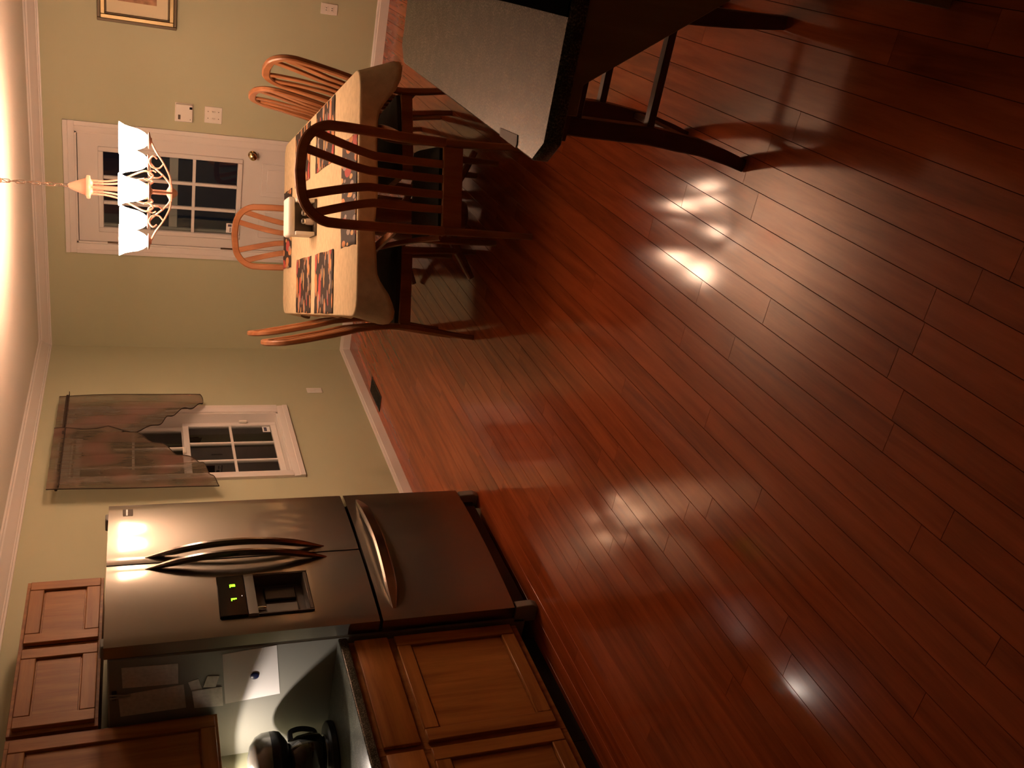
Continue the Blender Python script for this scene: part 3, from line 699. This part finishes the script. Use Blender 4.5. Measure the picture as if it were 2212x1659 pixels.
cc = (XL, 2.2, .859)
wt = thing('kitchen_worktop', 'dark speckled laminate worktop on the base cabinets', 'worktop', cc)
G().box(XL+.001, -2.668, 1.62, 2.818, .859, .897, .008, 3).obj('top', 'counter', wt, cc)

# puck lamp under the tall cabinet
PK = (-3.170, 2.605, 1.355)
t = thing('puck_lamp', 'small lit puck lamp under the tall wall cabinet', 'lamp', PK)
G().lathe([(0, 0), (.060, 0), (.060, -.0255), (.056, -.0265), (.053, -.0255), (.053, -.006), (0, -.006)], seg=32).obj('housing', 'plate', t)
G().lathe([(0, -.0065), (.010, -.0065), (.010, -.0095), (0, -.0095)], seg=24).obj('lens', 'puckglow', t)

# coffee maker on the worktop
CM = (-3.13, 2.640, .897)
t = thing('coffee_maker', 'black coffee maker with grey domed top on the worktop', 'coffee maker', CM, R(-8))
def ell(prof, sx, sy, nm, mat, seg=28): return G().lathe(prof, seg=seg, sx=sx, sy=sy).obj(nm, mat, t)
ell([(0, 0), (.108, 0), (.112, .006), (.110, .026), (.100, .034), (0, .034)], 1.0, 1.25, 'base', 'blackpl')
ell([(0, .034), (.076, .034), (.080, .040), (.080, .046), (0, .046)], 1, 1, 'warming_plate', 'chrome')
ell([(.070, .047), (.086, .060), (.094, .100), (.088, .150), (.070, .182), (.062, .190), (.060, .190), (.068, .180), (.085, .150), (.091, .100), (.083, .062), (.068, .050)], 1, 1, 'carafe', 'clear')
ell([(0, .052), (.074, .054), (.085, .070), (.090, .100), (.087, .118), (0, .118)], 1, 1, 'coffee', 'coffee')
G().sweep(catmull([(.0, .085, .170), (.0, .125, .165), (.0, .135, .12), (.0, .120, .075), (.0, .092, .065)], 5), rect(.011, .007, .5), ref=(1, 0, 0)).obj('carafe_handle', 'blackpl', t)
ell([(0, .192), (.066, .192), (.078, .200), (.104, .222), (.108, .240), (.108, .262), (0, .262)], 1, 1.15, 'brew_head', 'blackpl')
ell([(.108, .263), (.106, .290), (.094, .316), (.066, .338), (.030, .348), (0, .350)], 1, 1.15, 'domed_lid', 'greydome')
G().box(-.105, -.060, -.10, .10, .030, .262, .015, 3).obj('water_column', 'blackpl', t)

# ------------------------------------------------------------------ island and stool
IX0, IY0, IY1, IZ = -.402, 1.694, 2.885, .914
cc = (.4, 2.29, 0)
t = thing('kitchen_island', 'brown wooden island base with angled brackets under the overhang', 'island', cc)
G().box(.030, 1.30, 1.760, 2.820, .0, .8755).obj('body', 'island', t, cc, smooth=0)
wing = [(-.300, .8755), (-.300, .845), (-.238, .845), (.027, .472), (.027, .8755)]
G().prism(wing, 1, 1.715, 1.7595, .002).obj('bracket_panel', 'island', t, cc)
G().prism(wing, 1, 2.8205, 2.860, .002).obj('bracket_panel', 'island', t, cc)
G().box(.028, 1.31, 1.722, 1.7595, 0, .8755, .002).obj('end_panel', 'island', t, cc)
cc = (.4, 2.29, IZ-.038)
ch = .045
poly = [(IX0, IY0+ch), (IX0+ch, IY0), (1.36, IY0), (1.36, IY1), (IX0+ch, IY1), (IX0, IY1-ch)]
t = tag(G().prism(poly, 2, IZ-.038, IZ, .004).obj('island_countertop', 'counter', None, cc, loc=cc), 'speckled laminate countertop with clipped corners on the island', 'countertop')
cc = (0, 1.95, IZ)
mt_poly = [(-.118, 1.697), (-.122, 1.80), (-.126, 1.90), (-.131, 2.02), (-.140, 2.20), (.30, 2.20), (.30, 1.697)]
tag(G().prism(mt_poly, 2, IZ+.0003, IZ+.004).obj('counter_mat', 'matmat', None, cc, loc=cc), 'black mat lying at the near edge of the island countertop', 'mat')
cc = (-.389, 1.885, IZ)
tag(G().prism([(-.4005, 1.940), (-.384, 1.944), (-.374, 1.838), (-.392, 1.832), (-.4005, 1.836)], 2, IZ+.0003, IZ+.0018).obj('small_patch', 'patch', None, cc, loc=cc), 'small flat brown patch at the left edge of the island countertop', 'patch')  # thin flat patch, browner than the laminate, along the countertop's left edge

t = thing('bar_stool', 'dark wooden backless stool tucked under the island overhang', 'stool', (-.27, 2.475, 0))
def stool_leg(sx, sy):
    top = (-.165 if sx < 0 else .150, sy*.150); X = [(0, -.212 if sx < 0 else .190), (.06, -.196 if sx < 0 else .184), (.16, -.176 if sx < 0 else .176), (.33, -.160 if sx < 0 else .166), (.60, -.160 if sx < 0 else .152)]
    pts = [(lerp_tab(X, z), sy*(.172-.022*z/.6), z) for z in [0, .03, .06, .1, .16, .24, .33, .42, .52, .60]]
    sm = catmull(pts, 2)
    G().sweep(sm, rect(.025, .025, .15), ref=(0, 1, 0), scale=[.72+.28*min(1, p.z/.25) for p in sm]).obj('leg', 'stool', t)
for sx in (-1, 1):
    for sy in (-1, 1): stool_leg(sx, sy)
for sy in (-1, 1): G().sweep([(-.146, sy*.160, .333), (.163, sy*.160, .333)], rect(.011, .015, .3), ref=(0, 1, 0)).obj('stretcher', 'stool', t)
G().box(-.170, -.152, -.145, .145, .19, .22, .003).obj('stretcher', 'stool', t); G().box(.160, .178, -.150, .150, .17, .20, .003).obj('stretcher', 'stool', t)
g = G()
for (a, b, c_, e_) in ((-.17, .165, -.165, -.145), (-.17, .165, .145, .165), (-.172, -.152, -.145, .145), (.148, .168, -.145, .145)): g.box(a, b, c_, e_, .545, .600, .002)
g.obj('apron', 'stool', t)
n = 14; V = []; Fs = []
for k_, zt in ((0, 0), (1, 1)):
    for i in range(n+1):
        for j in range(n+1):
            u, v = -1+2*i/n, -1+2*j/n; r_ = 1-.06*(u*u*v*v)
            V.append((u*.205*r_, v*.225*r_, (.602 if k_ == 0 else .632+.018*v*v-.006*u*u)))
o2 = (n+1)**2
for i in range(n):
    for j in range(n):
        a = i*(n+1)+j; Fs.append((a, a+1, a+n+2, a+n+1)); Fs.append((o2+a, o2+a+n+1, o2+a+n+2, o2+a+1))
for i in range(n):
    for (a, b) in ((i, i+1), (n*(n+1)+i, n*(n+1)+i+1), (i*(n+1), (i+1)*(n+1)), (i*(n+1)+n, (i+1)*(n+1)+n)): Fs.append((a, b, o2+b, o2+a))
G().raw(V, Fs).obj('seat', 'stool', t)

# ------------------------------------------------------------------ dining table
TH = R(23.5); TC = (-1.550, 4.904); HU, HV = .535, 1.075
def tl(u, v, z=0): return (TC[0]+u*math.cos(TH)-v*math.sin(TH), TC[1]+u*math.sin(TH)+v*math.cos(TH), z)
tb = thing('dining_table', 'wooden pedestal dining table hidden under a cream cloth', 'table', (*TC, 0), TH)
def rrect(hu, hv, r, n=6):
    out = []
    for (cx, cy, a0) in ((hu-r, hv-r, 0), (-hu+r, hv-r, 90), (-hu+r, -hv+r, 180), (hu-r, -hv+r, 270)):
        for i in range(n+1): a = R(a0+90*i/n); out.append((cx+r*math.cos(a), cy+r*math.sin(a)))
    return out
G().prism(rrect(HU-.006, HV-.006, .10), 2, .724, .756).obj('tabletop', 'tablewood', tb)
G().box(-.40, .40, -.78, .78, .655, .7235, .003).obj('apron', 'tablewood', tb)
for sv in (-1, 1):
    G().lathe([(0, .06), (.075, .06), (.085, .10), (.060, .18), (.045, .30), (.060, .42), (.070, .52), (.050, .58), (.080, .64), (.080, .6545), (0, .6545)], c=(0, sv*.48, 0), seg=20).obj('pedestal', 'tablewood', tb)
    for su in (-1, 1):
        G().sweep(catmull([(su*.05, sv*.48, .13), (su*.14, sv*.50, .12), (su*.24, sv*.52, .07), (su*.33, sv*.54, .028)], 4), rect(.024, .028, .4), ref=(0, 1, 0), scale=[1-.03*i for i in range(13)]).obj('foot', 'tablewood', tb)
G().box(-.03, .03, -.42, .42, .16, .24, .005).obj('stretcher', 'tablewood', tb)
# cloth
NS = 220
ring = []
base_r = rrect(HU+.002, HV+.002, .085, 8)
per = []
L_ = 0
for i in range(len(base_r)):
    a = Vector((*base_r[i], 0)); b = Vector((*base_r[(i+1) % len(base_r)], 0)); per.append((L_, a, b, (b-a).length)); L_ += (b-a).length
def at_len(s):
    s %= L_
    for (l0, a, b, ln) in per:
        if s <= l0+ln: return a+(b-a)*((s-l0)/ln)
    return per[-1][2]
rows = [(0, .760), (.004, .7585), (.0075, .754), (.009, .746)]
V = []; Fs = []
for i in range(NS):
    s = L_*i/NS; p = at_len(s); q = at_len(s+.002)-at_len(s-.002); nrm = Vector((q.y, -q.x, 0)).normalized()
    cr = min(abs(abs(p.x)-HU), 9); cornd = math.hypot(HU-abs(p.x), HV-abs(p.y)); k = max(0, 1-cornd/.20); k = k*k*(3-2*k)
    drop = .082+.105*k+.006*math.sin(s*17)
    for (o2, z) in rows: V.append(p+nrm*o2+Vector((0, 0, z)))
    for j in range(1, 7):
        t_ = j/6; out = .009+(.006+.050*k)*t_+.006*math.sin(s*21)*t_*(1+2*k)
        V.append(p+nrm*out+Vector((0, 0, .746-(drop-.014)*t_)))
m_ = len(rows)+6
for i in range(NS):
    j = (i+1) % NS
    for q in range(m_-1): Fs.append((i*m_+q, j*m_+q, j*m_+q+1, i*m_+q+1))
g = G().raw(V, Fs)
# slightly uneven top
top = [v for v in g.bm.verts if abs(v.co.z-.760) < 1e-6]
ctr = g.bm.verts.new((0, 0, .760)); loop = [v for v in g.bm.verts][0:NS*m_:m_]
mid = [g.bm.verts.new(v.co*.5+Vector((0, 0, .380))) for v in loop]
for i in range(NS):
    j = (i+1) % NS
    g.bm.faces.new((loop[i], loop[j], mid[j], mid[i])); g.bm.faces.new((mid[i], mid[j], ctr))
cl = g.obj('tablecloth', 'cloth', None, loc=(*TC, 0), rot=(0, 0, TH), smooth=60)
sm = cl.modifiers.new('thickness', 'SOLIDIFY'); sm.thickness = .0015; sm.offset = -1
tag(cl, 'cream tablecloth with short drop on the dining table', 'tablecloth')

# placemats
def placemat(u, v, rz, label):
    nx, ny = 20, 14; V = []; Fs = []; hx, hy = .245, .158
    rnd = random.Random(label)
    ph = rnd.random()*6
    for i in range(nx+1):
        for j in range(ny+1):
            a, b = -1+2*i/nx, -1+2*j/ny
            e = .0015*math.sin(a*7+ph)*abs(b)**6+.0012*math.sin(b*9+ph)
            V.append((a*hx+.002*math.sin(b*6+ph), b*hy+.002*math.sin(a*5+ph), .0018+abs(e)*1.2))
    for i in range(nx):
        for j in range(ny): a = i*(ny+1)+j; Fs.append((a, a+ny+1, a+ny+2, a+1))
    o = G().raw(V, Fs).obj('placemat', 'placemat', None, loc=tl(u, v, .7605), rot=(0, 0, TH+rz))
    s = o.modifiers.new('thickness', 'SOLIDIFY'); s.thickness = .0016; s.offset = -1
    return tag(o, label, 'placemat', 'dark printed placemats on the tablecloth')
placemat(-.378, -.335, R(90), 'dark printed placemat at the left side of table, nearer the camera')
placemat(-.378, .290, R(90), 'dark printed placemat at the left side of table, farther off')
placemat(.372, -.310, R(-90), 'dark printed placemat at the right side of table, nearer the camera')
placemat(.372, .370, R(-90), 'dark printed placemat at the right side of table, farther off')
placemat(.020, -.905, 0, 'dark printed placemat behind the near armchair back')
placemat(-.010, .905, R(180), 'dark printed placemat at the far end before the far chair')

# napkin caddy with shakers
NC = tl(-.022, .00, .7605)
t = thing('napkin_caddy', 'white napkin caddy with dark front recess in mid table', 'napkin holder', NC, TH)
G().box(-.098, .098, -.105, .075, 0, .010, .002).obj('base', 'caddydark', t)
G().box(-.098, -.078, -.100, .074, .0105, .110, .004, 2).obj('side_panel', 'napkin', t)
G().box(.078, .098, -.100, .074, .0105, .110, .004, 2).obj('side_panel', 'napkin', t)
G().box(-.0775, .0775, .058, .074, .0105, .110, .003).obj('back_panel', 'caddydark', t)
G().box(-.0775, .0775, -.028, -.020, .0105, .110, .002).obj('divider', 'caddydark', t)
G().box(-.104, .104, -.075, .080, .1105, .150, .014, 3).obj('top', 'napkin', t)
G().box(-.076, .076, -.018, .056, .0105, .108, .006, 2).obj('napkins', 'napkin', t)
for du, mt_, lb in ((-.022, 'salt', 'salt shaker with pale filling and metal cap, in the napkin caddy'), (.022, 'pepper', 'pepper shaker with dark filling and metal cap, in the napkin caddy')):
    s = thing('shaker', lb, 'shaker', tl(-.022+du, -.066, .771), TH, 'salt and pepper shakers')
    G().lathe([(0, 0), (.0175, 0), (.019, .003), (.018, .030), (.0155, .046), (0, .046)], seg=10).obj('body', mt_, s)
    G().lathe([(.0165, .0462), (.0175, .050), (.0165, .060), (.011, .067), (0, .069)], seg=16).obj('cap', 'chrome', s)

# ------------------------------------------------------------------ dining chairs
BACK = [(0, -.052), (.10, -.040), (.235, -.020), (.33, -.007), (.417, 0), (.50, -.006), (.61, -.018), (.72, -.046), (.80, -.062), (.88, -.079), (.99, -.098), (1.06, -.104)]
def yb_(z): return lerp_tab(BACK, z)
HW = .192
def make_chair(name, label, arms):
    t = thing(name, label, 'chair', group='bow back dining chairs around the table')
    # bowed frame of the back
    pts = []
    rc = .135; zt = 1.045
    for z in [.405, .45, .5, .56, .62, .68, .74, .80, .86]: pts.append((-HW-.006*min(1, max(0, (z-.42)/.4)), z))
    xo = HW+.006
    for i in range(1, 9): a = R(180-90*i/9); pts.append((-xo+rc+rc*math.cos(a), zt-rc+rc*math.sin(a)))
    for x in (-.05, 0, .05): pts.append((x, zt+.006*(1-(x/.06)**2)))
    full = pts+[(-x, z) for x, z in reversed(pts[:-2])]
    full = [q for i, q in enumerate(full) if i == 0 or (abs(q[0]-full[i-1][0])+abs(q[1]-full[i-1][1])) > .004]
    P = [(x, yb_(z)+.013, z) for x, z in full]
    G().sweep(P, rect(.0205, .0135, .45), ref=(0, 1, 0)).obj('back_frame', 'chair', t)
    for s in (-1, 1):
        for b0, t0, z1 in ((.034, .096, 1.038), (.098, .163, .990)):
            Q = []
            for i in range(19):
                q = i/18; z = .405+(z1-.405)*q; k = max(0, (q-.56)/.44); k = k**1.2
                Q.append((s*(b0+(t0-b0)*k), yb_(z)+.013, z))
            G().sweep(Q, rect(.0175, .0065, .4), ref=(0, 1, 0)).obj('slat', 'chair', t)
    for s in (-1, 1):
        Z = [0, .05, .1, .17, .235, .30, .36, .404]
        G().sweep([(s*(HW+.004-.004*z/.4), yb_(z)+.015, z) for z in Z], rect(.0165, .0165, .4), ref=(0, 1, 0), scale=[.8+.2*min(1, z/.3) for z in Z]).obj('leg', 'chair', t)
        G().sweep([(s*.196, .415, 0), (s*.198, .412, .20), (s*.198, .405, .335), (s*.198, .405, .405)], rect(.018, .018, .4), ref=(0, 1, 0), scale=[.72, .9, 1.05, 1.05]).obj('leg', 'chair', t)
    g = G().box(-HW+.017, HW-.017, .000, .024, .325, .414, .003); g.obj('rear_rail', 'chair', t)
    g = G().box(-.180, .180, .396, .416, .345, .404, .003).obj('front_rail', 'chair', t)
    for s in (-1, 1):
        G().prism([(s*.172, .028), (s*.192, .028), (s*.205, .388), (s*.185, .388)], 2, .345, .404, .002).obj('side_rail', 'chair', t)
    # padded seat
    n = 12; V = []; Fs = []
    for k_ in (0, 1):
        for i in range(n+1):
            for j in range(n+1):
                u, v = -1+2*i/n, j/n; wd = .178+.040*v
                edge = max(abs(u), abs(2*v-1)); V.append((u*wd*(1-.04*(abs(2*v-1)**4)), .030+v*.405, .4055 if k_ == 0 else .4255+.028*(1-edge**4)))
    o2 = (n+1)**2
    for i in range(n):
        for j in range(n):
            a = i*(n+1)+j; Fs.append((a, a+1, a+n+2, a+n+1)); Fs.append((o2+a, o2+a+n+1, o2+a+n+2, o2+a+1))
        for (a, b) in ((i, i+1), (n*(n+1)+i, n*(n+1)+i+1), (i*(n+1), (i+1)*(n+1)), (i*(n+1)+n, (i+1)*(n+1)+n)): Fs.append((a, b, o2+b, o2+a))
    G().raw(V, Fs).obj('seat_pad', 'seat', t, smooth=50)
    if arms:
        for s in (-1, 1):
            A = catmull([(s*(HW+.012), yb_(.63)+.010, .628), (s*(HW+.040), .10, .640), (s*(HW+.066), .22, .648), (s*(HW+.072), .315, .640), (s*(HW+.060), .345, .600), (s*(HW+.040), .290, .520), (s*(HW+.028), .200, .450), (s*(HW+.020), .120, .385)], 5)
            n_ = len(A); scs = []
            for i in range(n_):
                q = i/(n_-1); w_ = 1.0+1.0*max(0, math.sin(math.pi*min(1, q/.52))); scs.append((w_ if q < .52 else 1.0, 1))
            ob = G().sweep(A, rect(.0125, .0105, .5), ref=(-s*.25, .0, 1), scale=scs).obj('arm', 'chair', t)
    return t
armc = make_chair('dining_armchair', 'near bow back armchair with its back to the camera', True)
armc.location = tl(.035, -1.222); armc.rotation_euler = (0, 0, TH)
ch = make_chair('dining_chair', 'bow back chair at the far table end before the door', False)
ch.location = tl(-.040, 1.195); ch.rotation_euler = (0, 0, TH+R(180))
for (u, v, rz, lb) in ((-.604, -.32, -90, 'bow back chair seen edge on at table left, nearer the refrigerator'),
                       (-.572, .30, -90, 'bow back chair seen edge on at table left, nearer the door'),
                       (.604, -.262, 96, 'bow back chair at table right, nearer the island'),
                       (.600, .345, 90, 'bow back chair at table right, nearer the door')):
    c2 = copy_tree(ch); c2.location = tl(u, v); c2.rotation_euler = (0, 0, TH+R(rz)); c2['label'] = lb

# ------------------------------------------------------------------ chandelier
CX, CY = -1.490, 4.912
cl_ = thing('chandelier', 'copper coloured chandelier with lit upturned glass shades over the table', 'chandelier', (CX, CY, CEIL))
def zc(z): return z-CEIL
G().lathe([(0, 0), (.062, 0), (.060, -.012), (.040, -.030), (.014, -.040), (.010, -.052), (0, -.054)], seg=24).obj('canopy', 'bronze', cl_)
nl = 9; z_top, z_bot = 2.262, 1.968; pitch = (z_top-z_bot)/nl
lk = bpy.data.meshes.new('chain_link')
g = G(); hl = pitch*.66
path = [(.0075*math.sin(a), 0, 0) for a in [0]]
path = []
for i in range(16):
    a = 2*math.pi*i/16; x = .0085*math.cos(a); z = (hl-.0085)*(1 if math.sin(a) > 0 else -1)*(1 if abs(math.sin(a)) > 1e-6 else 0)+.0085*math.sin(a); path.append((x, 0, z))
g.sweep(path, circ(.0019, 6), ref=(0, 1, 0), closed=True)
l0 = g.obj('chain_link', 'chain', cl_, loc=(0, 0, zc(z_top-pitch*.5)))
for i in range(1, nl):
    o = l0.copy(); C.objects.link(o); o.parent = cl_; o.location = (0, 0, zc(z_top-pitch*(i+.5))); o.rotation_euler = (0, 0, R(90*(i % 2)+8*i))
G().sweep([(.006*math.cos(i*1.1), .006*math.sin(i*1.1), zc(z_top+.006-(z_top-z_bot+.012)*i/28)) for i in range(29)], circ(.0021, 6), ref=(1, 0, 0)).obj('cord', 'chain', cl_)
G().lathe([(0, 1.974), (.010, 1.970), (.016, 1.960), (.022, 1.945), (.040, 1.900), (.044, 1.892), (.056, 1.888), (.058, 1.880), (.056, 1.872), (.040, 1.870), (.034, 1.860), (0, 1.858)], c=(0, 0, -CEIL), seg=24).obj('top_cup', 'bronze', cl_)
NA = 5
rod_mesh = None; ang0 = R(-73.0)
G().lathe([(0, 1.858), (.012, 1.858), (.012, 1.62), (.018, 1.60), (.012, 1.58), (.012, 1.515), (.030, 1.505), (.046, 1.498), (.048, 1.490), (.030, 1.484), (.018, 1.470), (.008, 1.462), (0, 1.460)], c=(0, 0, -CEIL), seg=20).obj('stem', 'bronze', cl_)
SR = .262
proto = []
def arm_parts(a):
    ps = []
    g = G().sweep(catmull([(.034, 0, zc(1.868)), (.036, 0, zc(1.80)), (.052, 0, zc(1.73)), (.085, 0, zc(1.665)), (.105, 0, zc(1.615)), (.085, 0, zc(1.580)), (.060, 0, zc(1.600)), (.066, 0, zc(1.625))], 5), circ(.0050, 7), ref=(0, 1, 0)); ps.append((g, 'cage_rod', 'bronze'))
    g = G().sweep(catmull([(.036, 0, zc(1.494)), (.085, 0, zc(1.500)), (.150, 0, zc(1.530)), (.205, 0, zc(1.565)), (.245, 0, zc(1.585)), (SR, 0, zc(1.592))], 5), circ(.0052, 7), ref=(0, 1, 0)); ps.append((g, 'arm', 'bronze'))
    g = G().sweep(catmull([(.150, 0, zc(1.530)), (.125, 0, zc(1.552)), (.128, 0, zc(1.585)), (.160, 0, zc(1.600)), (.185, 0, zc(1.580)), (.172, 0, zc(1.562))], 5), circ(.0042, 7), ref=(0, 1, 0)); ps.append((g, 'scroll', 'bronze'))
    g = G().lathe([(0, 1.586), (.012, 1.587), (.016, 1.592), (.040, 1.598), (.042, 1.603), (.024, 1.607), (.022, 1.618), (0, 1.618)], c=(SR, 0, -CEIL), seg=16); ps.append((g, 'cup', 'bronze'))
    g = G().lathe([(.026, 1.610), (.038, 1.624), (.050, 1.650), (.057, 1.685), (.064, 1.712), (.078, 1.738), (.0765, 1.739), (.062, 1.713), (.055, 1.686), (.048, 1.651), (.036, 1.626), (.0245, 1.612)], c=(SR, 0, -CEIL), seg=28); ps.append((g, 'glass_shade', 'lampglass'))
    g = G().lathe([(0, 1.632), (.012, 1.640), (.019, 1.660), (.018, 1.676), (.010, 1.688), (0, 1.691)], c=(SR, 0, -CEIL), seg=14); ps.append((g, 'bulb', 'bulb'))
    return ps
first = [g.obj(nm, mt_, cl_) for g, nm, mt_ in arm_parts(0)]
for o in first: o.rotation_euler = (0, 0, ang0)
for i in range(1, NA):
    for o in first:
        q = o.copy(); C.objects.link(q); q.parent = cl_; q.rotation_euler = (0, 0, ang0+2*math.pi*i/NA)
